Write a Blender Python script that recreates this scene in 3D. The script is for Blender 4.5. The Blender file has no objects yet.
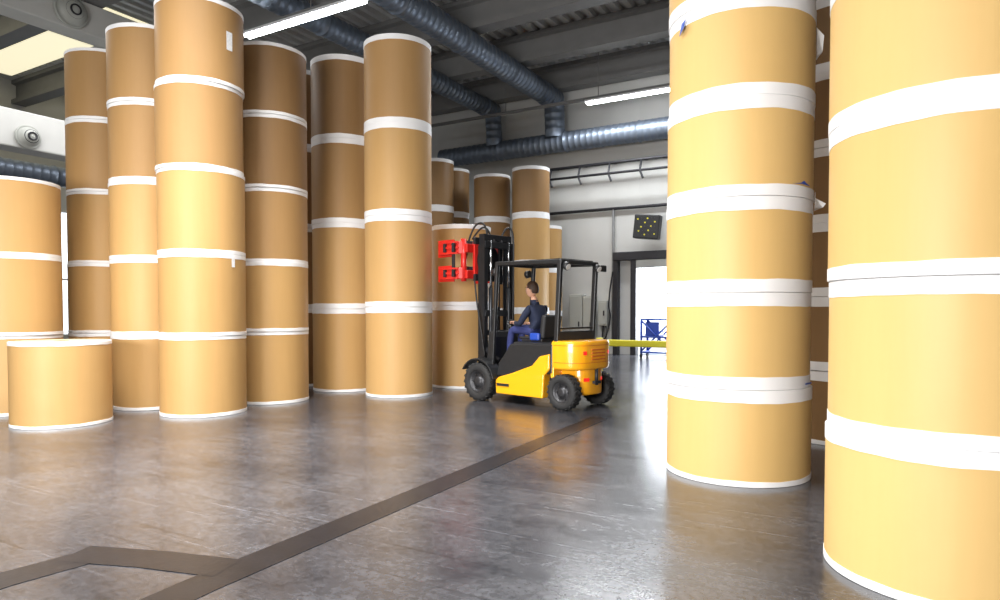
import bpy, bmesh, math, random
from mathutils import Vector, Matrix
random.seed(4)
S=bpy.context.scene
C30,S30=math.cos(math.radians(30)),math.sin(math.radians(30))
def W(X,Z):
    """survey metres (right, ahead of the tripod) -> building axes"""
    return (X*C30-Z*S30, X*S30+Z*C30)

# ---------------------------------------------------------------- materials
def mat(name,col,rough=0.5,metal=0.0,emit=None,estr=0,noise=0.0,nscale=8,bump=0.0,bscale=40,spec=0.5,coat=0):
    m=bpy.data.materials.new(name); m.use_nodes=True
    nt=m.node_tree; b=nt.nodes['Principled BSDF']
    b.inputs['Base Color'].default_value=(*col,1)
    b.inputs['Roughness'].default_value=rough
    b.inputs['Metallic'].default_value=metal
    b.inputs['Specular IOR Level'].default_value=spec
    b.inputs['Coat Weight'].default_value=coat
    if emit:
        b.inputs['Emission Color'].default_value=(*emit,1); b.inputs['Emission Strength'].default_value=estr
    tc=nt.nodes.new('ShaderNodeTexCoord')
    n=nt.nodes.new('ShaderNodeTexNoise'); n.inputs['Scale'].default_value=nscale; n.inputs['Detail'].default_value=5
    nt.links.new(tc.outputs['Object'],n.inputs['Vector'])
    if noise>0:
        mx=nt.nodes.new('ShaderNodeMix'); mx.data_type='RGBA'
        mx.inputs[6].default_value=(*[c*(1-noise) for c in col],1)
        mx.inputs[7].default_value=(*[min(1,c*(1+noise)) for c in col],1)
        nt.links.new(n.outputs['Fac'],mx.inputs[0]); nt.links.new(mx.outputs[2],b.inputs['Base Color'])
    if bump>0:
        n2=nt.nodes.new('ShaderNodeTexNoise'); n2.inputs['Scale'].default_value=bscale
        nt.links.new(tc.outputs['Object'],n2.inputs['Vector'])
        bp=nt.nodes.new('ShaderNodeBump'); bp.inputs['Strength'].default_value=bump; bp.inputs['Distance'].default_value=0.01
        nt.links.new(n2.outputs['Fac'],bp.inputs['Height']); nt.links.new(bp.outputs[0],b.inputs['Normal'])
    return m

def kraft(name,c1,c2):
    m=bpy.data.materials.new(name); m.use_nodes=True
    nt=m.node_tree; b=nt.nodes['Principled BSDF']; N=nt.nodes.new; L=nt.links.new
    b.inputs['Roughness'].default_value=0.5; b.inputs['Specular IOR Level'].default_value=0.35
    tc=N('ShaderNodeTexCoord'); mp=N('ShaderNodeMapping'); mp.inputs['Scale'].default_value=(7,7,0.6)
    L(tc.outputs['Object'],mp.inputs['Vector'])
    n=N('ShaderNodeTexNoise'); n.inputs['Scale'].default_value=1.5; n.inputs['Detail'].default_value=6; n.inputs['Roughness'].default_value=0.65
    L(mp.outputs[0],n.inputs['Vector'])
    oi=N('ShaderNodeObjectInfo')
    ad=N('ShaderNodeMath'); ad.operation='MULTIPLY_ADD'; ad.inputs[1].default_value=0.45; L(oi.outputs['Random'],ad.inputs[0])
    h=N('ShaderNodeMath'); h.operation='MULTIPLY'; h.inputs[1].default_value=0.6; L(n.outputs['Fac'],h.inputs[0]); L(h.outputs[0],ad.inputs[2])
    mx=N('ShaderNodeMix'); mx.data_type='RGBA'; mx.inputs[6].default_value=(*c1,1); mx.inputs[7].default_value=(*c2,1)
    L(ad.outputs[0],mx.inputs[0]); L(mx.outputs[2],b.inputs['Base Color'])
    n2=N('ShaderNodeTexNoise'); n2.inputs['Scale'].default_value=2.6; n2.inputs['Detail'].default_value=4; L(tc.outputs['Object'],n2.inputs['Vector'])
    bp=N('ShaderNodeBump'); bp.inputs['Strength'].default_value=0.28; bp.inputs['Distance'].default_value=0.02
    L(n2.outputs['Fac'],bp.inputs['Height']); L(bp.outputs[0],b.inputs['Normal'])
    return m

K_light=kraft('kraft_paper_light',(0.61,0.395,0.145),(0.70,0.47,0.19))
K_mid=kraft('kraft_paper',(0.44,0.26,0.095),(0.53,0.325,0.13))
K_upper_shade=kraft('kraft_paper_upper_shade',(0.33,0.19,0.072),(0.41,0.24,0.098))  # mid kraft darkened: shade painted into the colour of upper rolls
K_dark=kraft('kraft_paper_brown_shade',(0.22,0.122,0.050),(0.30,0.172,0.070))  # brown stacks; also painted shade on some top rolls and the right gap
M_white=mat('white_wrap_paper',(0.84,0.84,0.85),0.5,noise=0.05,nscale=5,bump=0.2,bscale=9)
M_end=mat('roll_end_paper',(0.72,0.58,0.38),0.7,noise=0.1,nscale=30)
M_core=mat('cardboard_core',(0.16,0.10,0.06),0.8)
M_label=mat('paper_label',(0.8,0.82,0.86),0.4,noise=0.3,nscale=60)
M_blue=mat('blue_tape',(0.03,0.09,0.45),0.4)
M_conc=mat('light_concrete',(0.55,0.55,0.53),0.8,noise=0.12,nscale=2,bump=0.1)
M_wall=mat('painted_wall',(0.55,0.55,0.535),0.7,noise=0.10,nscale=1.2,bump=0.05)
M_steel=mat('galvanised_duct',(0.15,0.18,0.23),0.42,0.6,noise=0.2,nscale=6)
M_beam=mat('grey_beam',(0.17,0.17,0.17),0.6,noise=0.15,nscale=3)
M_ceil=mat('corrugated_roof',(0.58,0.59,0.59),0.5,0.2,noise=0.08,nscale=2)
M_dark=mat('dark_steel',(0.03,0.03,0.035),0.45,0.3,noise=0.2,nscale=9)
M_black=mat('black_plastic',(0.018,0.019,0.021),0.42,noise=0.3,nscale=14)
M_mast=mat('mast_steel',(0.035,0.037,0.042),0.35,0.6,noise=0.3,nscale=10)
M_chrome=mat('hydraulic_chrome',(0.6,0.62,0.65),0.18,1.0)
M_orange=mat('orange_paint',(1.0,0.44,0.010),0.28,noise=0.03,nscale=3,coat=0.5)
M_deep=mat('deep_orange_paint',(0.70,0.13,0.01),0.35,noise=0.1,nscale=5)
M_red=mat('red_paint',(0.62,0.018,0.012),0.35,noise=0.2,nscale=7,coat=0.2)
M_rubber=mat('tyre_rubber',(0.022,0.022,0.023),0.75,noise=0.3,nscale=20,bump=0.2)
M_hub=mat('wheel_hub',(0.05,0.05,0.055),0.45,0.5,noise=0.2,nscale=12)
M_hose=mat('hydraulic_hose',(0.012,0.012,0.013),0.5)
M_redl=mat('tail_lamp',(0.7,0.01,0.01),0.2,emit=(1,0.03,0.02),estr=0.6)
M_lens=mat('lamp_lens',(0.8,0.8,0.8),0.1)
M_shirt=mat('navy_shirt',(0.012,0.018,0.045),0.85,noise=0.35,nscale=18,bump=0.4,bscale=22)
M_trous=mat('blue_trousers',(0.03,0.04,0.15),0.85,noise=0.3,nscale=20,bump=0.4,bscale=24)
M_skin=mat('skin',(0.60,0.33,0.22),0.5,noise=0.06,nscale=15)
M_hair=mat('dark_brown_hair',(0.045,0.022,0.012),0.6,noise=0.5,nscale=60,bump=0.6,bscale=90)
M_shoe=mat('work_shoe',(0.015,0.013,0.012),0.5)
M_eye=mat('eye_white',(0.8,0.8,0.78),0.3)
M_lip=mat('lips',(0.42,0.13,0.10),0.5)
M_seat=mat('seat_vinyl',(0.02,0.02,0.022),0.55,bump=0.2)
M_sblue=mat('blue_plastic',(0.02,0.07,0.42),0.4)
M_yellow=mat('yellow_paint',(0.72,0.66,0.03),0.4,noise=0.05)
M_cab=mat('cabinet_grey',(0.42,0.43,0.40),0.45,noise=0.05)
M_tube=mat('fluorescent_tube',(1,1,1),0.4,emit=(0.95,0.98,1),estr=25)
M_white2=mat('lamp_housing',(0.7,0.72,0.74),0.4)
M_glass=mat('skylight_panel',(0.75,0.68,0.45),0.5,emit=(1,0.92,0.65),estr=0.9)
M_ground=mat('yard_asphalt',(0.45,0.45,0.45),0.8,noise=0.1)

# floor material
M_floor=bpy.data.materials.new('polished_concrete'); M_floor.use_nodes=True
nt=M_floor.node_tree; b=nt.nodes['Principled BSDF']; N=nt.nodes.new; L=nt.links.new
tc=N('ShaderNodeTexCoord')
def ramp(src,p0,c0,p1,c1):
    r=N('ShaderNodeValToRGB'); r.color_ramp.elements[0].position=p0; r.color_ramp.elements[0].color=(*c0,1); r.color_ramp.elements[1].position=p1; r.color_ramp.elements[1].color=(*c1,1); L(src,r.inputs[0]); return r
def mul(a,c,f=1):
    m=N('ShaderNodeMix'); m.data_type='RGBA'; m.blend_type='MULTIPLY'; m.inputs[0].default_value=f; L(a,m.inputs[6]); L(c,m.inputs[7]); return m
n1=N('ShaderNodeTexNoise'); n1.inputs['Scale'].default_value=0.6; n1.inputs['Detail'].default_value=10; n1.inputs['Roughness'].default_value=0.65; n1.inputs['Distortion'].default_value=0.2; L(tc.outputs['Object'],n1.inputs['Vector'])
r1=ramp(n1.outputs['Fac'],0.32,(0.036,0.037,0.044),0.70,(0.088,0.089,0.100))
mp=N('ShaderNodeMapping'); mp.inputs['Rotation'].default_value=(0,0,0.9); mp.inputs['Scale'].default_value=(1.0,2.2,1); L(tc.outputs['Object'],mp.inputs['Vector'])
n2=N('ShaderNodeTexNoise'); n2.inputs['Scale'].default_value=2.4; n2.inputs['Detail'].default_value=12; n2.inputs['Roughness'].default_value=0.75; n2.inputs['Distortion'].default_value=0.2; L(mp.outputs[0],n2.inputs['Vector'])
r2=ramp(n2.outputs['Fac'],0.38,(0.78,0.78,0.78),0.62,(1.12,1.12,1.12))
n3=N('ShaderNodeTexNoise'); n3.inputs['Scale'].default_value=30; n3.inputs['Detail'].default_value=6; L(tc.outputs['Object'],n3.inputs['Vector'])
r3=ramp(n3.outputs['Fac'],0.38,(0.72,0.72,0.72),0.6,(1.12,1.12,1.12))
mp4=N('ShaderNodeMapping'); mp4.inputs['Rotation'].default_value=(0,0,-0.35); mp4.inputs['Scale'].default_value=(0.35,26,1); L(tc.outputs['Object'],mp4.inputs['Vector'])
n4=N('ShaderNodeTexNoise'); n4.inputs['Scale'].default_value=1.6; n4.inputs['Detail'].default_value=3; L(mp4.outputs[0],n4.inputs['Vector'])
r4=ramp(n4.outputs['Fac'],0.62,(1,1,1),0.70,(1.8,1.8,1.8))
mp5=N('ShaderNodeMapping'); mp5.inputs['Rotation'].default_value=(0,0,0.75); mp5.inputs['Scale'].default_value=(0.5,30,1); L(tc.outputs['Object'],mp5.inputs['Vector'])
n5=N('ShaderNodeTexNoise'); n5.inputs['Scale'].default_value=1.3; n5.inputs['Detail'].default_value=3; L(mp5.outputs[0],n5.inputs['Vector'])
r5=ramp(n5.outputs['Fac'],0.30,(0.45,0.45,0.45),0.38,(1,1,1))
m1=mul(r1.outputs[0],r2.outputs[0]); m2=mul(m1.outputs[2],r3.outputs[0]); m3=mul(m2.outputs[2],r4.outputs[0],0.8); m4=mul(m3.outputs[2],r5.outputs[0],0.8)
L(m4.outputs[2],b.inputs['Base Color'])
mr=N('ShaderNodeMapRange'); mr.inputs['From Min'].default_value=0.35; mr.inputs['From Max'].default_value=0.65; mr.inputs['To Min'].default_value=0.17; mr.inputs['To Max'].default_value=0.27; L(n2.outputs['Fac'],mr.inputs['Value']); L(mr.outputs[0],b.inputs['Roughness'])
bp=N('ShaderNodeBump'); bp.inputs['Strength'].default_value=0.08; bp.inputs['Distance'].default_value=0.01; L(n3.outputs['Fac'],bp.inputs['Height']); L(bp.outputs[0],b.inputs['Normal'])
b.inputs['Specular IOR Level'].default_value=0.65
M_mark=mat('dark_floor_tape',(0.012,0.012,0.015),0.32,noise=0.4,nscale=7,bump=0.05,spec=0.3)

# ---------------------------------------------------------------- helpers
def link(o,parent=None):
    S.collection.objects.link(o)
    if parent: o.parent=parent
    return o
def empty(name,loc=(0,0,0),rz=0):
    e=bpy.data.objects.new(name,None); e.location=loc; e.rotation_euler=(0,0,rz); e.empty_display_size=0.2
    return link(e)
def from_bm(name,bm,mats,parent=None,smooth=False,loc=(0,0,0)):
    me=bpy.data.meshes.new(name); bmesh.ops.recalc_face_normals(bm,faces=bm.faces); bm.to_mesh(me); bm.free()
    for m in (mats if isinstance(mats,(list,tuple)) else [mats]): me.materials.append(m)
    if smooth:
        for p in me.polygons: p.use_smooth=True
    o=bpy.data.objects.new(name,me); o.location=loc
    return link(o,parent)
def bev(o,w,seg=2):
    if w>0:
        md=o.modifiers.new('bevel','BEVEL'); md.width=w; md.segments=seg; md.limit_method='ANGLE'
        md.harden_normals=False
    return o
def box(name,size,loc,mat_,parent=None,rot=(0,0,0),bw=0.0,seg=2):
    bm=bmesh.new(); bmesh.ops.create_cube(bm,size=1); bmesh.ops.scale(bm,vec=size,verts=bm.verts)
    o=from_bm(name,bm,mat_,parent,loc=loc); o.rotation_euler=rot
    return bev(o,bw,seg)
def boxb(name,lo,hi,mat_,parent=None,bw=0.0,seg=2):
    return box(name,[hi[i]-lo[i] for i in range(3)],[(hi[i]+lo[i])/2 for i in range(3)],mat_,parent,bw=bw,seg=seg)
def prism(name,pts,axis,a,c,mat_,parent=None,bw=0.0,seg=2,smooth=False):
    bm=bmesh.new()
    def P(p,t):
        return {'y':(p[0],t,p[1]),'z':(p[0],p[1],t),'x':(t,p[0],p[1])}[axis]
    v0=[bm.verts.new(P(p,a)) for p in pts]; v1=[bm.verts.new(P(p,c)) for p in pts]
    bm.faces.new(v0); bm.faces.new(v1[::-1]); n=len(pts)
    for i in range(n): bm.faces.new((v0[i],v0[(i+1)%n],v1[(i+1)%n],v1[i]))
    o=bev(from_bm(name,bm,mat_,parent,smooth),bw,seg)
    if smooth:
        m=o.modifiers.new('edge','EDGE_SPLIT'); m.split_angle=math.radians(35)
    return o
def lathe_bm(bm,prof,seg=48,mi=None,M=Matrix.Identity(4),wob=None):
    rings=[]
    for k,(r,z) in enumerate(prof):
        rings.append([bm.verts.new(M@Vector((r*math.cos(2*math.pi*i/seg),r*math.sin(2*math.pi*i/seg),z+(wob(k,2*math.pi*i/seg) if wob else 0)))) for i in range(seg)])
    for k in range(len(prof)-1):
        for i in range(seg):
            f=bm.faces.new((rings[k][i],rings[k][(i+1)%seg],rings[k+1][(i+1)%seg],rings[k+1][i]))
            f.material_index=mi[k] if mi else 0
            f.smooth=True
    return rings
def cyl(name,r,p0,p1,mat_,parent=None,seg=20,r2=None,bw=0):
    p0=Vector(p0);p1=Vector(p1);d=p1-p0
    bm=bmesh.new(); M=Matrix.Translation((p0+p1)/2)@d.to_track_quat('Z','Y').to_matrix().to_4x4()
    bmesh.ops.create_cone(bm,cap_ends=True,segments=seg,radius1=r,radius2=r if r2 is None else r2,depth=d.length,matrix=M)
    for f in bm.faces: f.smooth=len(f.verts)==4
    o=from_bm(name,bm,mat_,parent); return bev(o,bw)
def tube(name,pts,r,mat_,parent=None,smooth=True,res=4):
    cu=bpy.data.curves.new(name,'CURVE'); cu.dimensions='3D'; cu.bevel_depth=r; cu.bevel_resolution=res
    cu.use_fill_caps=True
    if smooth:
        sp=cu.splines.new('NURBS'); sp.points.add(len(pts)-1); sp.use_endpoint_u=True; sp.order_u=3; sp.resolution_u=8
    else:
        sp=cu.splines.new('POLY'); sp.points.add(len(pts)-1)
    for i,p in enumerate(pts): sp.points[i].co=(*p,1)
    cu.materials.append(mat_)
    o=bpy.data.objects.new(name,cu); return link(o,parent)

# ---------------------------------------------------------------- room shell
XL,XR,YB,YF,ZC=-26.0,5.0,20.0,-8.0,9.3
boxb('floor',(XL-0.3,YF-0.3,-0.3),(XR+0.3,YB+0.3,0),M_floor)
boxb('yard_ground',(XL-30,YF-1,-0.9),(XR+20,YB+30,-0.45),M_ground)
e=empty('wall_back')
DX0,DX1,DZ=-6.55,-4.1,2.85
boxb('wall_back_part_1',(XL,YB,0),(DX0,YB+0.3,ZC),M_wall,e)
boxb('wall_back_part_2',(DX1,YB,0),(XR,YB+0.3,ZC),M_wall,e)
boxb('wall_back_part_3',(DX0,YB,DZ),(DX1,YB+0.3,ZC),M_wall,e)
e=empty('wall_left')
WY0,WY1,WZ0,WZ1=8.5,17.5,0.5,5.0
boxb('wall_left_part_1',(XL-0.3,YF,0),(XL,WY0,ZC),M_wall,e)
boxb('wall_left_part_2',(XL-0.3,WY1,0),(XL,YB,ZC),M_wall,e)
boxb('wall_left_part_3',(XL-0.3,WY0,0),(XL,WY1,WZ0),M_wall,e)
boxb('wall_left_part_4',(XL-0.3,WY0,WZ1),(XL,WY1,ZC),M_wall,e)
e=empty('window_1')
for i in range(6):
    y=WY0+0.03+i*(WY1-WY0-0.06)/5
    boxb('mullion_%d'%i,(XL-0.2,y-0.03,WZ0),(XL-0.1,y+0.03,WZ1),M_white2,e)
boxb('transom',(XL-0.2,WY0,2.5),(XL-0.1,WY1,2.56),M_white2,e)
boxb('wall_right',(XR,YF,0),(XR+0.3,YB,ZC),M_wall)
boxb('wall_front',(XL,YF-0.3,0),(XR,YF,ZC),M_wall)
bm=bmesh.new(); x=XL; prof=[]
while x<XR:
    prof+= [(x,ZC),(x+0.14,ZC),(x+0.18,ZC+0.12),(x+0.32,ZC+0.12)]; x+=0.36
prof.append((XR,ZC))
a=[bm.verts.new((p[0],YF,p[1])) for p in prof]; c=[bm.verts.new((p[0],YB,p[1])) for p in prof]
for i in range(len(prof)-1): bm.faces.new((a[i],a[i+1],c[i+1],c[i]))
from_bm('ceiling',bm,M_ceil)
boxb('roof_deck',(XL-0.3,YF-0.3,ZC+0.13),(XR+0.3,YB+0.3,ZC+0.3),M_beam)
for i,y in enumerate([-4.5,-1.5,1.5,5.5,8.7,11.6,14.4,17.0,19.6]):
    prism('ceiling_beam',[(y-0.2,ZC),(y-0.2,ZC-0.12),(y-0.07,ZC-0.16),(y-0.07,ZC-0.62),(y-0.22,ZC-0.66),(y-0.22,ZC-0.8),(y+0.22,ZC-0.8),(y+0.22,ZC-0.66),(y+0.07,ZC-0.62),(y+0.07,ZC-0.16),(y+0.2,ZC-0.12),(y+0.2,ZC)],'x',XL,XR,M_beam)
boxb('concrete_girder',(-16.5,YF+.05,4.85),(-15.9,YB-.05,5.65),M_conc,bw=0.03)
boxb('concrete_girder',(-16.5,YF+.05,7.75),(-15.9,YB-.05,8.48),M_conc,bw=0.03)
for y in (0.5,16.5):
    boxb('concrete_column',(-16.45,y-0.3,0),(-15.95,y+0.3,4.84),M_conc,bw=0.02)
for y0,y1 in ((6.0,8.2),(9.2,11.1),(12.1,13.9),(14.9,16.5)):
    boxb('skylight',(-25.3,y0,ZC-0.06),(-17.6,y1,ZC-0.01),M_glass)

def duct(name,pts,r,parent=None):
    e=empty(name)
    for k in range(len(pts)-1):
        p0=Vector(pts[k]);p1=Vector(pts[k+1]);d=p1-p0;Lg=d.length
        M=Matrix.Translation(p0)@d.to_track_quat('Z','Y').to_matrix().to_4x4()
        prof=[];n=int(Lg/0.2)
        prof.append((r,0))
        for i in range(1,n):
            z=i*Lg/n
            big = 0.025 if i%12==0 else 0.007
            prof+=[(r,z-0.02),(r+big,z-0.01),(r+big,z+0.01),(r,z+0.02)]
        prof.append((r,Lg))
        bm=bmesh.new(); lathe_bm(bm,prof,32,None,M)
        from_bm('section_%d'%k,bm,M_steel,e)
        if k<len(pts)-2:
            bm=bmesh.new(); bmesh.ops.create_uvsphere(bm,u_segments=24,v_segments=16,radius=r*1.02,matrix=Matrix.Translation(p1))
            from_bm('elbow_%d'%k,bm,M_steel,e,smooth=True)
    return e
duct('ventilation_duct',[(-9.05,YF+0.1,8.08),(-9.05,19.1,8.08),(-9.05,19.2,6.9)],0.32)
duct('ventilation_duct',[(-11.3,YF+0.1,8.05),(-11.3,19.1,8.05),(-11.3,19.2,6.9)],0.27)
duct('ventilation_duct',[(-13.5,19.3,6.75),(XR-0.5,19.3,6.75)],0.31)
duct('ventilation_duct',[(-18.6,YF+0.2,4.87),(-18.6,18.5,4.87)],0.25)
def lampline(x0,x1,y,z,lit0,lit1,hang):
    e=empty('fluorescent_lamp')
    boxb('trunking',(x0,y-0.05,z+0.06),(x1,y+0.05,z+0.14),M_beam,e)
    boxb('housing',(lit0,y-0.1,z+0.0),(lit1,y+0.1,z+0.06),M_white2,e,bw=0.01)
    for s in (-1,1): cyl('tube_%d'%s,0.035,(lit0+0.05,y+0.05*s,z-0.03),(lit1-0.05,y+0.05*s,z-0.03),M_tube,e,12)
    for i,x in enumerate(hang):
        cyl('hanger_%d'%i,0.012,(x,y,z+0.1),(x,y,ZC),M_beam,e,6)
lampline(-13.6,-7.9,10.0,7.5,-12.3,-8.8,(-13.2,-10.3,-8.2))
lampline(-13.5,-3,18.2,7.5,-7.6,-4.2,(-13.2,-10.3,-7.2,-3.5))
lampline(-13.5,3,3.0,7.5,-5,-1.5,(-13.2,-10.3,-5,-1,2.5))
e=empty('conveyor_rail')
cyl('rail_upper',0.05,(-10.5,19.45,5.95),(-2,19.45,5.95),M_dark,e,10)
cyl('rail_lower',0.04,(-10.5,19.3,5.6),(-2,19.3,5.6),M_dark,e,10)
for i in range(9):
    x=-10.3+i*1.0
    tube('bracket_%d'%i,[(x,20.0,6.05),(x,19.45,5.95),(x,19.3,5.6),(x+0.1,19.3,5.35)],0.035,M_dark,e,smooth=False)
e=empty('wall_pipe')
cyl('pipe',0.05,(-10.5,19.9,4.6),(-2,19.9,4.6),M_dark,e,10)
cyl('drop',0.04,(-7.35,19.9,0.3),(-7.35,19.9,4.6),M_beam,e,10)
def grille(y,z,r):
    e=empty('round_air_diffuser',(-15.89,y,z))
    M=Matrix.Rotation(math.radians(90),4,'Y')
    bm=bmesh.new(); lathe_bm(bm,[(r,0),(r,.05),(r*.93,.07),(r*.9,.05),(r*.75,.14),(r*.5,.2),(.001,.24)],32,None,M)
    from_bm('dome',bm,M_cab,e)
    for k in range(3):
        q=r*(.25+.2*k); h=.235-.03*k-.02*k*k
        bm=bmesh.new(); lathe_bm(bm,[(q,h-.06),(q,h+.01),(q+.03,h+.01),(q+.03,h-.06)],24,None,M); from_bm('ring_%d'%k,bm,M_dark,e)
grille(8.17,8.12,.36); grille(7.25,5.1,.25)

# dock door surround
e=empty('door_1')
boxb('jamb_left',(DX0-0.18,19.75,0),(DX0,20.0,DZ+0.15),M_dark,e,bw=0.01)
boxb('jamb_right',(DX1,19.75,0),(DX1+0.18,20.0,DZ+0.15),M_dark,e,bw=0.01)
boxb('lintel',(-7.3,19.7,DZ+0.1),(DX1+0.18,20.0,DZ+0.36),M_dark,e,bw=0.02)
boxb('outer_post',(-7.3,19.75,0),(-7.15,20.0,DZ+0.15),M_dark,e,bw=0.01)
boxb('roller_box',(DX0,19.72,DZ-0.15),(DX1,19.98,DZ+0.1),M_cab,e,bw=0.03)
boxb('leveller_plate',(DX0,20.0,-0.05),(DX1,21.8,0.0),M_steel,e)
e=empty('dock_signal_box',(-6.1,19.45,3.9))
box('case',(0.78,0.3,0.72),(0,0,0),M_black,e,rot=(0,math.radians(6),0),bw=0.03)
for i in range(5): 
    for j in range(6): box('led_%d_%d'%(i,j),(0.04,0.012,0.04),(-.25+.1*j+.02*(i%2),-0.155,0.24-0.12*i),M_yellow if (i+j)%3==0 else M_dark,e,rot=(0,.7,0))
cyl('arm',0.04,(0,0.1,0.3),(0,0.5,0.3),M_dark,e,8)
def cabinet(x0,x1,z0,z1,d=0.35):
    e=empty('electrical_cabinet')
    boxb('body',(x0,20-d,z0),(x1,19.99,z1),M_cab,e,bw=0.015)
    boxb('door_panel',(x0+0.03,20-d-0.02,z0+0.05),(x1-0.03,20-d,z1-0.05),M_cab,e,bw=0.01)
    boxb('handle',(x1-0.12,20-d-0.05,(z0+z1)/2-0.08),(x1-0.08,20-d-0.02,(z0+z1)/2+0.08),M_dark,e)
    if z0>0.3: 
        for x in (x0+0.1,x1-0.1): cyl('conduit',0.025,(x,19.9,0),(x,19.9,z0),M_beam,e,8)
cabinet(-8.75,-8.3,0.0,1.9); cabinet(-8.28,-7.9,0.0,1.85); cabinet(-7.8,-7.5,0.9,1.7,0.22)
tube('power_cable',[(-7.65,19.85,0.9),(-7.7,19.8,0.4),(-7.5,19.7,0.5),(-7.35,19.75,1.2),(-7.42,19.6,1.6),(-7.25,19.6,2.6)],0.025,M_hose)
e=empty('blue_lift_trolley',(-5.55,18.9,0))
for sx in (-0.45,0.45):
    for sy in (-0.3,0.3):
        cyl('post',0.035,(sx,sy,0.1),(sx,sy,1.15),M_sblue,e,8)
        cyl('castor',0.08,(sx-0.02,sy,0.08),(sx+0.02,sy,0.08),M_rubber,e,12)
for z in (0.15,0.6,1.1):
    boxb('shelf',(-0.48,-0.33,z),(0.48,0.33,z+0.05),M_sblue,e,bw=0.01)
boxb('drive_box',(-.35,-.25,.65),(.05,.25,1.05),M_sblue,e,bw=.02)
for sy in (-0.32,0.32):
    cyl('brace_a',0.025,(-0.45,sy,0.2),(0.45,sy,1.1),M_sblue,e,8); cyl('brace_b',0.025,(0.45,sy,0.2),(-0.45,sy,1.1),M_sblue,e,8)
e=empty('yellow_guard_rail')
boxb('rail',(-5.35,13.25,0.63),(-1.8,13.35,0.77),M_yellow,e,bw=0.02)
for x in (-5.25,-3.5,-1.9):
    boxb('post',(x-0.06,13.36,0),(x+0.06,13.48,0.8),M_yellow,e,bw=0.01); boxb('foot',(x-0.14,13.3,0),(x+0.14,13.56,0.02),M_yellow,e)

# floor tape lines, survey metres (right, ahead)
def strip(name,pts,w,z=0.003):
    bm=bmesh.new(); P=[Vector(W(*p)) for p in pts]; Lv=[];Rv=[]
    for i,p in enumerate(P):
        d=(P[min(i+1,len(P)-1)]-P[max(i-1,0)]).normalized(); n=Vector((-d.y,d.x))*w/2
        Lv.append(bm.verts.new((p.x+n.x,p.y+n.y,z))); Rv.append(bm.verts.new((p.x-n.x,p.y-n.y,z)))
    for i in range(len(P)-1): bm.faces.new((Lv[i],Rv[i],Rv[i+1],Lv[i+1]))
    return from_bm(name,bm,M_mark)
strip('floor_marking',[(-1.81,2.71),(-1.52,3.32),(-.73,4.77),(.20,6.49),(1.30,8.53)],0.24)
strip('floor_marking',[(-2.73,3.10),(-2.57,3.386),(-2.285,3.76)],0.24)
strip('floor_marking',[(-2.447,3.744),(-1.944,3.655),(-1.474,3.529)],0.24,0.004)

# ---------------------------------------------------------------- paper rolls
def paper_stack(X,Z,R,seams,band,single=False,ks=None):
    wx,wy=W(X,Z)
    e=empty('paper_roll' if single else 'paper_roll_stack',(wx,wy,0))
    n=len(seams)-1
    if ks is None: ks=[K_mid]*n
    if not isinstance(ks,list): ks=[ks]*n
    for i in range(n):
        z0,z1=seams[i],seams[i+1]; h=z1-z0
        r=R*random.uniform(0.996,1.004); bt=band*random.uniform(0.85,1.05); bb=band*random.uniform(0.8,0.98)
        if i==0: bb=min(bb,0.045)
        e1=0.003
        prof=[(0.08,0.10),(0.08,0.0),(r-0.03,0.0),(r+e1-.003,0.001),(r+e1,0.004),(r+e1,bb),(r,bb+0.001),
              (r,h-bt-0.001),(r+e1,h-bt),(r+e1,h-0.005),(r+e1-.005,h-0.002),(r-0.03,h-0.001),(0.08,h-0.001),(0.08,h-0.12),(0.0005,h-0.12)]
        mi=[3,2,1,1,1,1,0,1,1,1,1,2,3,3]
        ph=random.uniform(0,6); k1=random.choice((3,5,7)); 
        def wob(k,a):
            if k in (5,6,7,8): return .0025*math.sin(k1*a+ph+k//7)+.0012*math.sin(17*a+ph*2)
            return 0
        bm=bmesh.new(); lathe_bm(bm,prof,72,mi,wob=wob)
        dx,dy=random.uniform(-.008,.008),random.uniform(-.008,.008)
        o=from_bm('roll_%d'%(i+1),bm,[ks[i],M_white,M_end,M_core],e,loc=(dx,dy,z0))
        o.rotation_euler=(0,0,random.uniform(0,6))
        for p in o.data.polygons: p.use_smooth=True
        m=o.modifiers.new('edge','EDGE_SPLIT'); m.split_angle=math.radians(35)
    return e
s5=[0,1.05,2.11,3.19,4.27,5.33]; s4=[0,1.43,2.9,4.34,5.74]
KM,KSH,KD=K_mid,K_upper_shade,K_dark
paper_stack(-6.7,9.1,.55,[0,1.06,2.12,3.15],.05)
paper_stack(-5.46,8.19,.54,[0,1.02],.045,single=True)
paper_stack(-6.23,10.5,.55,s5,.05,ks=[KM,KM,KM,KSH,KSH])
paper_stack(-5.07,9.65,.55,s5,.055,ks=[KM,KM,KM,KSH,KSH])
st=paper_stack(-4.07,9.02,.55,[0,1.06,2.14,3.24,4.35,5.43],.055,ks=[KM,KM,KM,KSH,KSH])
paper_stack(-3.55,10.22,.55,[0,1.08,2.11,3.2,4.27,5.31],.055,ks=[KM,KM,KSH,KD,KD])
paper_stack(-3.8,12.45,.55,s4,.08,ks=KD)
paper_stack(-2.76,11.7,.55,[0,1.42,2.88,4.30,5.70],.095,ks=[KM,KM,KSH,KD])
paper_stack(-1.69,10.97,.55,[0,1.45,2.91,4.36,5.74],.1,ks=[KM,KM,KM,KSH])
paper_stack(-.73,12.2,.55,[0,1.48,2.92],.085)
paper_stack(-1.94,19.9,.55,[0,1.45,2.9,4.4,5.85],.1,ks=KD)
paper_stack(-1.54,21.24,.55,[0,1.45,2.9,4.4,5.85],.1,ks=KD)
paper_stack(-.24,20.1,.55,[0,1.36,2.72,4.1,5.44],.1,ks=KD)
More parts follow.
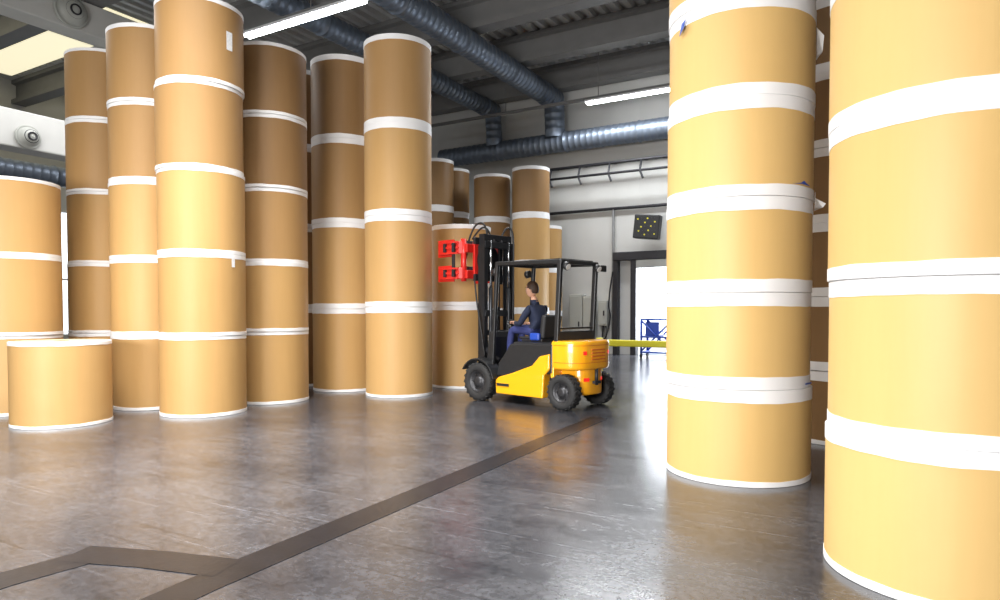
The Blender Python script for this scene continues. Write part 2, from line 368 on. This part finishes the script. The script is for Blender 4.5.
paper_stack(.91,19.5,.55,[0,1.38,2.76,4.15,5.54],.1,ks=[KM,KM,KM,KD])
paper_stack(1.4,20.75,.55,[0,1.3,2.65,4.0],.1)
P=paper_stack(2.06,5.72,.589,[0,.77,1.54,2.29,3.07,3.84,4.6],.105,ks=K_light)
Q=paper_stack(2.40,3.50,.59,[0,.76,1.56,2.38,3.16,3.94,4.7],.085,ks=K_light)
paper_stack(3.75,7.2,.585,[0,.77,1.54,2.3,3.07,3.84,4.6],.1,ks=KD)  # dark kraft paints in the deep shade of the gap
paper_stack(3.85,4.75,.585,[0,.77,1.54,2.3,3.07,3.84,4.6],.1,ks=KD)
paper_stack(5.1,8.0,.585,[0,.77,1.54,2.3,3.07,3.84,4.6],.1,ks=KD)
paper_stack(5.1,6.0,.585,[0,.77,1.54,2.3,3.07,3.84,4.6],.1,ks=KD)

def patch(parent,R,a0,z,pts,mt,name='torn_paper',curl=0.0):
    bm=bmesh.new(); vs=[]
    for s,dz,o in pts:
        a=a0+s/R; rr=R+0.012+o
        vs.append(bm.verts.new((rr*math.cos(a),rr*math.sin(a),z+dz)))
    bm.faces.new(vs); o=from_bm(name,bm,mt,parent); 
    md=o.modifiers.new('s','SOLIDIFY'); md.thickness=0.002
    return o
def ang(X,Z):
    w=W(X,Z); return math.atan2(w[1],w[0])
patch(P,.589,ang(.95,-.3),2.29,[(0,-.06,0),(.03,-.03,.07),(0.02,.0,.09),(0,.05,.0),(-.1,.08,0),(-.12,-.05,0)],M_white)
patch(P,.589,ang(.95,-.3),3.6,[(0,-.12,.0),(.02,-.05,.05),(0.01,.08,.06),(0,.15,.0),(-.04,.1,0),(-.05,-.1,0)],M_white)
patch(P,.589,ang(.55,-.85),2.40,[(-.12,-.012,0),(.0,-.005,0),(.12,-.012,0),(.05,.004,.0),(.02,.02,0.0),(-.02,.0,0)],M_blue,'blue_tape')
patch(P,.589,ang(.75,-.7),0.80,[(-.07,0,0),(.07,0.0,0),(.07,.012,0),(-.07,.012,0)],M_blue,'blue_tape')
patch(P,.589,ang(-.93,-.36),3.72,[(-.03,-.05,0),(.05,-.01,0.02),(.07,.05,0.02),(0,.04,0)],M_blue,'blue_tape')
patch(st,.55,ang(.93,-.36),4.94,[(-.09,-.12,0),(.0,-.12,0),(.0,.12,0),(-.09,.12,0)],M_label,'label')
patch(st,.55,ang(.93,-.36),2.05,[(-.05,-.08,0),(.0,-.08,0),(.0,.05,0),(-.05,.05,0)],M_label,'label')

# ---------------------------------------------------------------- forklift
fx,fy=W(.59,10.02)
RZ=math.radians(167.2)
F=empty('forklift',(fx,fy,0),RZ)
FX=.77; FR=.295; RR=.25
def wheel(name,r,w,x,y,side):
    M=Matrix.Translation((x,y,r))@Matrix.Rotation(math.radians(-90*side),4,'X')
    bm=bmesh.new()
    h=w/2
    lathe_bm(bm,[(r*.58,-h*.8),(r*.62,-h),(r*.88,-h),(r*.97,-h*.72),(r*.97,h*.72),(r*.88,h),(r*.62,h),(r*.58,h*.8)],40,None,M)
    n=20
    for i in range(n):
        for s in (-1,1):
            a=2*math.pi*(i+(0.25 if s>0 else 0))/n
            MM=M@Matrix.Rotation(a,4,'Z')@Matrix.Translation((r*.965,0,s*h*.45))@Matrix.Rotation(math.radians(25*s),4,'X')
            q=bmesh.ops.create_cube(bm,size=1,matrix=MM@Matrix.Diagonal((r*.075,r*.15,h*.85,1)))
    o=from_bm(name+'_tyre',bm,M_rubber,F)
    bm=bmesh.new()
    lathe_bm(bm,[(r*.6,-h*.8),(r*.6,h*.8),(r*.54,h*.85),(r*.5,h*.45),(r*.3,h*.35),(r*.26,h*.75),(r*.14,h*.85),(0.001,h*.85)],32,None,M)
    for i in range(6):
        a=2*math.pi*i/6
        bmesh.ops.create_cone(bm,cap_ends=True,segments=8,radius1=r*.05,radius2=r*.05,depth=.03,matrix=M@Matrix.Translation((r*.4*math.cos(a),r*.4*math.sin(a),h*.45)))
    from_bm(name+'_hub',bm,M_hub,F)
for s in (1,-1):
    wheel('front_wheel_%s'%('left' if s>0 else 'right'),FR,.20,FX,.47*s,s)
    wheel('rear_wheel_%s'%('left' if s>0 else 'right'),RR,.18,-.8,.41*s,s)
cyl('front_axle',.07,(FX,-.4,FR),(FX,.4,FR),M_dark,F)
cyl('rear_axle',.06,(-.8,-.35,RR),(-.8,.35,RR),M_dark,F)
prism('chassis',[(.90,.2),(.90,.5),(.55,.5),(-.55,.5),(-.55,.16),(.45,.12)],'y',-.345,.345,M_dark,F,.02)
for s in (1,-1):
    a,c=(.34*s,.50*s)
    prism('side_panel_%d'%s,[(.43,.14),(.44,.34),(.38,.39),(.10,.47),(-.28,.60),(-.42,.74),(-.60,.78),(-.60,.56),(-.50,.46),(-.48,.14)],'y',min(a,c),max(a,c),M_orange,F,.018)
    prism('battery_cover_side_%d'%s,[(.44,.40),(.40,.60),(.28,.74),(.16,.90),(-.64,.92),(-.64,.5),(.0,.42)],'y',min(.34*s,.475*s),max(.34*s,.475*s),M_black,F,.02)
    boxb('entry_step_%d'%s,(.16,min(.40*s,.515*s),.26),(.40,max(.40*s,.515*s),.30),M_dark,F)
    pts=[];r1,r0=.365,.342
    for k in range(0,11): 
        t=math.radians(30+k*14); pts.append((FX+r1*math.cos(t),FR+r1*math.sin(t)))
    for k in range(10,-1,-1):
        t=math.radians(30+k*14); pts.append((FX+r0*math.cos(t),FR+r0*math.sin(t)))
    prism('front_fender_%d'%s,pts,'y',min(.36*s,.58*s),max(.36*s,.58*s),M_black,F,.006)
boxb('battery_hood',(-.64,-.44,.5),(.14,.44,.93),M_black,F,bw=.03)
boxb('floor_plate',(.1,-.38,.48),(.78,.38,.52),M_dark,F)
prism('dashboard_cowl',[(.62,.5),(.60,.98),(.64,1.08),(.72,1.06),(.77,.5)],'y',-.36,.36,M_black,F,.02)
def plan(x0,xa,xb,w,n=12,p=.55):
    h=[(x0,w)]+[(xa-(xb)*math.sin(math.radians(90*i/n)),w*max(0,math.cos(math.radians(90*i/n)))**p) for i in range(n+1)]
    return h+[(x,-y) for x,y in h[-2::-1]]
prism('counterweight',plan(-.60,-.80,.29,.47),'z',.56,.97,M_orange,F,.04,4,smooth=True)
for k,z in enumerate((.66,.90)): 
    prism('counterweight_groove_%d'%k,plan(-.66,-.80,.292,.472),'z',z,z+.008,M_deep,F)
prism('counterweight_lower',plan(-.55,-.86,.18,.28),'z',.2,.60,M_orange,F,.03,3,smooth=True)
for s in (1,-1):
    box('tail_lamp_%d'%s,(.03,.10,.055),(-1.045,.30*s,.80),M_redl,F,rot=(0,0,-.55*s),bw=.006)
    boxb('counterweight_wing_%d'%s,(-.66,min(.27*s,.47*s),.44),(-.60,max(.27*s,.47*s),.6),M_orange,F,bw=.01)
    box('reflector_%d'%s,(.03,.09,.05),(-1.01,.18*s,.42),M_redl,F,rot=(0,0,-.5*s),bw=.006)
for k in range(4): boxb('vent_slot_%d'%k,(-1.10,-.16,.70+.045*k),(-1.07,.16,.715+.045*k),M_deep,F)
cyl('tow_pin',.025,(-1.06,0,.34),(-1.06,0,.60),M_dark,F)
boxb('tow_bracket',(-1.09,-.07,.36),(-1.0,.07,.40),M_dark,F)
GZ=2.10
def bar(name,p0,p1,w=.055,d=.055,mt=M_black):
    p0=Vector(p0);p1=Vector(p1);v=p1-p0
    o=box(name,(w,d,v.length),(p0+p1)/2,mt,F,bw=.01); o.rotation_mode='QUATERNION'; o.rotation_quaternion=v.to_track_quat('Z','Y'); return o
for s in (1,-1):
    bar('guard_front_pillar_%d'%s,(.56,.43*s,.5),(.46,.43*s,GZ))
    bar('guard_rear_pillar_%d'%s,(-.68,.43*s,.92),(-.74,.43*s,GZ),.06,.07)
    bar('guard_side_rail_%d'%s,(.46,.43*s,GZ),(-.76,.43*s,GZ-.02),.06,.06)
bar('guard_front_rail',(.46,-.45,GZ),(.46,.45,GZ),.06,.06)
bar('guard_rear_rail',(-.75,-.45,GZ-.02),(-.75,.45,GZ-.02),.06,.06)
for k in range(7):
    x=.32-k*.15; bar('guard_slat_%d'%k,(x,-.43,GZ+.005-.002*k),(x,.43,GZ+.005-.002*k),.05,.02)
boxb('guard_roof_sheet',(-.72,-.40,GZ+.02),(.42,.40,GZ+.028),M_black,F)
boxb('rear_panel',(-.72,-.42,.95),(-.66,.42,1.10),M_black,F,bw=.015)
bar('rear_cross_bar',(-.70,-.42,1.14),(-.70,.42,1.14),.03,.03)
for s in (1,-1):
    cyl('work_lamp_%d'%s,.055,(-.78,.38*s,2.03),(-.84,.38*s,2.0),M_black,F); cyl('work_lamp_lens_%d'%s,.045,(-.84,.38*s,2.0),(-.846,.38*s,1.997),M_lens,F)
    cyl('head_lamp_%d'%s,.06,(.50,.38*s,1.98),(.57,.38*s,1.97),M_black,F); cyl('head_lamp_lens_%d'%s,.05,(.57,.38*s,1.97),(.577,.38*s,1.97),M_lens,F)
box('side_mirror',(.03,.14,.10),(-.80,-.55,2.02),M_black,F,bw=.015)
bar('mirror_arm',(-.76,-.43,2.05),(-.80,-.52,2.03),.015,.015)
boxb('seat_base',(-.24,-.22,.93),(.16,.22,.97),M_dark,F,bw=.01)
boxb('seat_cushion',(-.22,-.23,.965),(.20,.23,1.0),M_seat,F,bw=.015,seg=3)
o=box('seat_back',(.09,.42,.36),(-.235,0,1.15),M_seat,F,rot=(0,-.12,0),bw=.035,seg=3)
for s in (1,-1): boxb('seat_bolster_%d'%s,(-.22,min(.21*s,.27*s),.95),(-.04,max(.21*s,.27*s),1.06),M_sblue,F,bw=.02)
cyl('steering_column',.025,(.66,0,.85),(.47,0,1.13),M_black,F)
bm=bmesh.new(); MM=Matrix.Translation((.46,0,1.15))@Matrix.Rotation(math.radians(-32),4,'Y')
R_,r_=.155,.014
for i in range(32):
    for j in range(8): 
        a=2*math.pi*i/32;t=2*math.pi*j/8; bm.verts.new(MM@Vector(((R_+r_*math.cos(t))*math.cos(a),(R_+r_*math.cos(t))*math.sin(a),r_*math.sin(t))))
bm.verts.ensure_lookup_table()
for i in range(32):
    for j in range(8):
        bm.faces.new([bm.verts[k] for k in (i*8+j,((i+1)%32)*8+j,((i+1)%32)*8+(j+1)%8,i*8+(j+1)%8)])
from_bm('steering_wheel',bm,M_black,F,True)
for k in range(3):
    a=2*math.pi*k/3; p=MM@Vector((.15*math.cos(a),.15*math.sin(a),0)); cyl('spoke_%d'%k,.010,MM@Vector((0,0,-.01)),p,M_black,F,8)
for k in range(3): 
    cyl('lever_%d'%k,.008,(.60,-.22-.05*k,1.0),(.50,-.22-.05*k,1.16),M_chrome,F,8); 
    bm=bmesh.new(); bmesh.ops.create_uvsphere(bm,u_segments=12,v_segments=8,radius=.02,matrix=Matrix.Translation((.50,-.22-.05*k,1.17))); from_bm('lever_knob_%d'%k,bm,M_black,F,True)
# mast (own pivot on the forklift)
MA=empty('mast_assembly',(-.09,0,0)); MA.scale=(1,.88,1); MA.parent=F; F=MA
for s in (1,-1):
    prism('mast_outer_%d'%s,[(.90,.40*s),(1.04,.40*s),(1.04,.31*s),(1.02,.31*s),(1.02,.375*s),(.92,.375*s),(.92,.31*s),(.90,.31*s)],'z',.10,2.42,M_mast,F)
    prism('mast_inner_%d'%s,[(.935,.36*s),(1.05,.36*s),(1.05,.27*s),(1.03,.27*s),(1.03,.33*s),(.955,.33*s),(.955,.27*s),(.935,.27*s)],'z',.14,2.60,M_mast,F)
    cyl('lift_cylinder_%d'%s,.035,(.90,.24*s,.16),(.90,.24*s,1.75),M_mast,F)
    cyl('lift_rod_%d'%s,.022,(.90,.24*s,1.75),(.90,.24*s,2.5),M_chrome,F)
    cyl('tilt_cylinder_%d'%s,.04,(.66,.30*s,.62),(.92,.33*s,.78),M_dark,F)
    boxb('lift_chain_%d'%s,(.99,min(.09*s,.12*s),1.0),(1.0,max(.09*s,.12*s),2.45),M_hub,F)
for k,z in enumerate((.2,1.3,2.38)): boxb('mast_crossmember_%d'%k,(.885,-.39,z),(.92,.39,z+.1),M_mast,F,bw=.008)
boxb('mast_top_bar',(.94,-.34,2.50),(1.0,.34,2.60),M_mast,F,bw=.01)
boxb('mast_mid_bar',(.94,-.34,1.0),(.98,.34,1.08),M_mast,F,bw=.01)
for s in (1,-1): cyl('chain_sheave_%d'%s,.06,(.98,.08*s,2.48),(.98,.13*s,2.48),M_hub,F)
cyl('centre_cylinder',.05,(.98,0,.2),(.98,0,1.45),M_mast,F)
for z in (1.86,2.44): boxb('carriage_bar',(1.06,-.45,z),(1.11,.45,z+.11),M_mast,F,bw=.01)
for s in (1,-1): boxb('carriage_plate_%d'%s,(1.05,min(.18*s,.27*s),1.82),(1.09,max(.18*s,.27*s),2.60),M_mast,F,bw=.008)
cyl('rotator',.24,(1.11,0,2.2),(1.20,0,2.2),M_mast,F,32)
boxb('clamp_faceplate',(1.20,-.30,1.90),(1.25,.30,2.50),M_red,F,bw=.01)
for z in (1.90,2.32):
    boxb('clamp_crossbeam',(1.23,-.46,z),(1.36,.46,z+.14),M_red,F,bw=.015)
    cyl('clamp_cylinder',.04,(1.40,-.3,z+.17),(1.40,.3,z+.17),M_dark,F); cyl('clamp_rod',.02,(1.40,-.44,z+.17),(1.40,.44,z+.17),M_chrome,F)
for s in (1,-1):
    cyl('clamp_pivot_%d'%s,.05,(1.33,.44*s,1.86),(1.33,.44*s,2.54),M_red,F)
    for z0,z1 in ((1.90,2.08),(2.30,2.50)):
        outer=[(1.28,.45),(1.36,.53),(1.50,.575),(1.66,.58),(1.82,.545)]
        inner=[(1.82,.52),(1.66,.54),(1.50,.53),(1.38,.48),(1.33,.41)]
        prism('clamp_arm_%d'%s,[(x,y*s) for x,y in outer+inner],'z',z0,z1,M_red,F,.008)
        for zz in (z0-.005,(z0+z1)/2-.015,z1-.03):
            prism('arm_rib_%d'%s,[(x,(y+.03)*s) for x,y in outer[1:4]]+[(x,y*s) for x,y in inner[1:4]],'z',zz,zz+.03,M_red,F)
        for xx in (1.42,1.62): box('arm_boss_%d'%s,(.05,.05,z1-z0-.06),(xx,.60*s,(z0+z1)/2),M_dark,F,bw=.008)
    for z0,z1 in ((1.86,2.12),(2.26,2.54)):
        prism('clamp_pad_%d'%s,[(1.50,.50*s),(1.68,.515*s),(1.88,.50*s),(1.88,.475*s),(1.68,.49*s),(1.50,.475*s)],'z',z0,z1,M_red,F,.004)
    box('arm_link_%d'%s,(.06,.03,.5),(1.46,.555*s,2.2),M_dark,F,bw=.006)
tube('hose_a',[(1.0,.2,2.55),(1.02,.22,2.78),(1.2,.25,2.80),(1.32,.28,2.62),(1.34,.3,2.5)],.016,M_hose,F)
tube('hose_b',[(1.0,.12,2.55),(1.05,.12,2.72),(1.22,.15,2.74),(1.36,.18,2.55)],.016,M_hose,F)
tube('hose_c',[(1.0,-.15,2.55),(.95,-.2,2.74),(.86,-.3,2.72),(.86,-.34,2.4),(.88,-.33,1.2)],.016,M_hose,F)
tube('hose_d',[(1.2,.1,2.1),(1.45,.2,2.02),(1.40,.35,2.2),(1.34,.3,2.4)],.014,M_hose,F)
tube('hose_e',[(1.1,.42,1.9),(1.0,.50,1.6),(.92,.44,1.0),(.9,.40,.7)],.014,M_hose,F)

# ---------------------------------------------------------------- driver
D=empty('forklift_driver',(fx,fy,0),RZ)
def skin(name,verts,edges,rad,root,mats,sub=2):
    me=bpy.data.meshes.new(name); me.from_pydata(verts,edges,[]); o=bpy.data.objects.new(name,me); link(o)
    o.modifiers.new('sk','SKIN'); 
    for i,v in enumerate(me.skin_vertices[0].data):
        r=rad[i]; v.radius=(r,r) if not isinstance(r,tuple) else r; v.use_root=(i==root)
    sd=o.modifiers.new('sd','SUBSURF'); sd.levels=sub; sd.render_levels=sub
    dg=bpy.context.evaluated_depsgraph_get(); me2=bpy.data.meshes.new_from_object(o.evaluated_get(dg))
    bpy.data.objects.remove(o)
    for m in mats: me2.materials.append(m)
    for p in me2.polygons: p.use_smooth=True
    o=bpy.data.objects.new(name,me2); return link(o,D)
V=[];E=[];R=[]
def add(p,r,par=None):
    V.append(p);R.append(r)
    if par is not None: E.append((par,len(V)-1))
    return len(V)-1
pel=add((-.04,0,1.08),.135); sp=add((-.01,0,1.22),.122,pel); ch=add((.035,0,1.35),.13,sp); nb=add((.065,0,1.47),.078,ch); nk=add((.095,0,1.56),.052,nb); hd=add((.11,0,1.62),.05,nk)
for s in (1,-1):
    sh=add((.055,.165*s,1.415),.066,ch)
    u=add((.09,.235*s,1.31),.056,sh); el=add((.15,.265*s,1.19),.047,u)
    if s>0: w0=add((.26,.21,1.19),.040,el); wr=add((.335,.165,1.20),.030,w0); hnd=add((.375,.15,1.205),.032,wr)
    else: w0=add((.28,-.25,1.17),.040,el); wr=add((.385,-.235,1.18),.030,w0); hnd=add((.43,-.232,1.185),.032,wr)
    hp=add((.06,.095*s,1.085),.092,pel); th=add((.24,.12*s,1.11),.082,hp); kn=add((.43,.13*s,1.09),.064,th)
    cf=add((.47,.125*s,.90),.055,kn); an=add((.50,.12*s,.64),.042,cf); he=add((.52,.12*s,.575),.045,an); to=add((.60,.125*s,.56),.036,he)
bd=skin('body',V,E,R,0,[M_shirt,M_trous,M_skin,M_shoe])
for p in bd.data.polygons:
    c=p.center
    if c.z>1.54: k=2
    elif c.x>.335 and abs(c.y)>.12 and c.z>1.155: k=2 
    elif c.z<.645: k=3
    elif c.z<1.115 or (c.x>.06 and c.z<1.175 and abs(c.y)<.19): k=1
    else: k=0
    p.material_index=k
def hand(cx,cy,cz,s):
    for k in range(4):
        y=cy+(k-1.5)*.019
        Lf=(.9,1.0,.95,.78)[k]
        skin('finger_%d_%d'%(s,k),[(cx-.005,y,cz+.008),(cx+.03*Lf,y,cz+.018),(cx+.052*Lf,y,cz+.002),(cx+.045*Lf,y,cz-.022)],[(0,1),(1,2),(2,3)],[.010,.009,.0085,.007],0,[M_skin],1)
    skin('thumb_%d'%s,[(cx-.02,cy-.02*s,cz-.005),(cx+.01,cy-.042*s,cz-.012),(cx+.035,cy-.04*s,cz-.02)],[(0,1),(1,2)],[.012,.010,.008],0,[M_skin],1)
hand(.385,.148,1.207,1); hand(.44,-.232,1.187,-1)
H=empty('head_pivot',(.135,0,1.715),math.radians(12)); H.parent=D
bm=bmesh.new(); bmesh.ops.create_uvsphere(bm,u_segments=32,v_segments=20,radius=1)
for v in bm.verts:
    x,y,z=v.co
    fx_=.098;fy_=.076;fz_=.122
    t=max(0,-z)
    y2=y*fy_*(1-.32*t); x2=x*fx_*(1-.12*t)+(.012*t if x>0 else .02*t)
    z2=z*fz_
    if x>0 and abs(y)<.22 and -0.25<z<.12: x2+=.020*(1-abs(y)/.22)*(1-(z-(-.25))/.45)
    if x>.7 and .05<z<.25 and .2<abs(y)<.55: x2-=.006
    v.co=(x2,y2,z2)
from_bm('head',bm,M_skin,H,True)
bm=bmesh.new(); bmesh.ops.create_uvsphere(bm,u_segments=48,v_segments=32,radius=1)
for v in bm.verts:
    x,y,z=v.co; k=1+.02*math.sin(9*y+5*z)+.01*math.sin(23*x+11*y)
    v.co=((x*.102-.005)*k,y*.080*k,z*.120*k+.008)
dl=[]
for f in bm.faces:
    c=f.calc_center_median()
    if (c.x>.048 and c.z<.070) or (c.x>.012 and c.z<.02) or (c.x>-.035 and c.z<.0) or c.z<-.055: dl.append(f)
bmesh.ops.delete(bm,geom=dl,context='FACES')
o=from_bm('hair',bm,M_hair,H,True); md=o.modifiers.new('s','SOLIDIFY'); md.thickness=.010; md.offset=0
for s in (1,-1):
    bm=bmesh.new(); bmesh.ops.create_uvsphere(bm,u_segments=12,v_segments=8,radius=1); bmesh.ops.scale(bm,vec=(.018,.009,.03),verts=bm.verts)
    from_bm('ear_%d'%s,bm,M_skin,H,True,loc=Vector((-.004,.078*s,-.012)))
    bm=bmesh.new(); bmesh.ops.create_uvsphere(bm,u_segments=12,v_segments=8,radius=.009); from_bm('eye_%d'%s,bm,M_eye,H,True,loc=Vector((.078,.03*s,.012)))
    bm=bmesh.new(); bmesh.ops.create_uvsphere(bm,u_segments=8,v_segments=6,radius=.005); from_bm('pupil_%d'%s,bm,M_hair,H,True,loc=Vector((.085,.03*s,.012)))
    box('brow_%d'%s,(.01,.03,.006),Vector((.086,.03*s,.032)),M_hair,H)
bm=bmesh.new(); bmesh.ops.create_uvsphere(bm,u_segments=12,v_segments=8,radius=1); bmesh.ops.scale(bm,vec=(.008,.022,.007),verts=bm.verts)
from_bm('mouth',bm,M_lip,H,True,loc=Vector((.088,0,-.058)))
bm=bmesh.new(); lathe_bm(bm,[(.062,0),(.057,.03),(.053,.03),(.058,0)],24); from_bm('collar',bm,M_shirt,D,loc=(.088,0,1.525))

# ---------------------------------------------------------------- lights
def area(name,loc,target,sx,sy,power,col=(1,1,1),spread=180):
    l=bpy.data.lights.new(name,'AREA'); l.shape='RECTANGLE'; l.size=sx; l.size_y=sy; l.energy=power; l.color=col; l.spread=math.radians(spread)
    o=bpy.data.objects.new(name,l); o.location=loc; o.rotation_euler=(Vector(target)-Vector(loc)).to_track_quat('-Z','Y').to_euler(); return link(o)
area('rear_fill_light',(-3.5,-6.5,2.0),(-4.5,9,0.6),7,2.6,1080,(1,.985,.96),130)  # added fill behind the camera; the front wall has no opening
area('aisle_fill_near',W(-3.2,5.0)+(7.4,),W(-3.2,5.4)+(0,),4,4,900,(1,.98,.95),105)  # added overhead fill, narrow spread so lower rolls get more light
area('aisle_lamp_mid',(-6.5,12,7.4),(-6.5,12,0),5,3,400,(1,1,1),140)
area('ceiling_lamp_back',(-6.5,18,7.2),(-6.5,17.8,0),4,.6,240,(.95,.98,1))
area('ceiling_lamp_left',(-14,8,7.2),(-14,8,0),2.5,8,380,(1,1,1))
area('door_daylight',(-5.3,20.6,1.6),(-6.5,12,.4),2.2,2.4,300,(.88,.94,1))
w=bpy.data.worlds.new('sky'); S.world=w; w.use_nodes=True
bgn=w.node_tree.nodes['Background']; bgn.inputs[0].default_value=(.88,.94,1,1); bgn.inputs[1].default_value=3

# ---------------------------------------------------------------- camera
cam=bpy.data.cameras.new('camera'); co=bpy.data.objects.new('camera',cam); link(co)
cam.sensor_width=36; cam.lens=36*.658; cam.clip_start=.05; cam.clip_end=200
co.location=(0,0,1.4); co.rotation_euler=(math.radians(88.4),0,math.radians(30)); cam.shift_y=.0284
S.camera=co
S.view_settings.view_transform='Standard'; S.view_settings.look='None'; S.view_settings.exposure=0
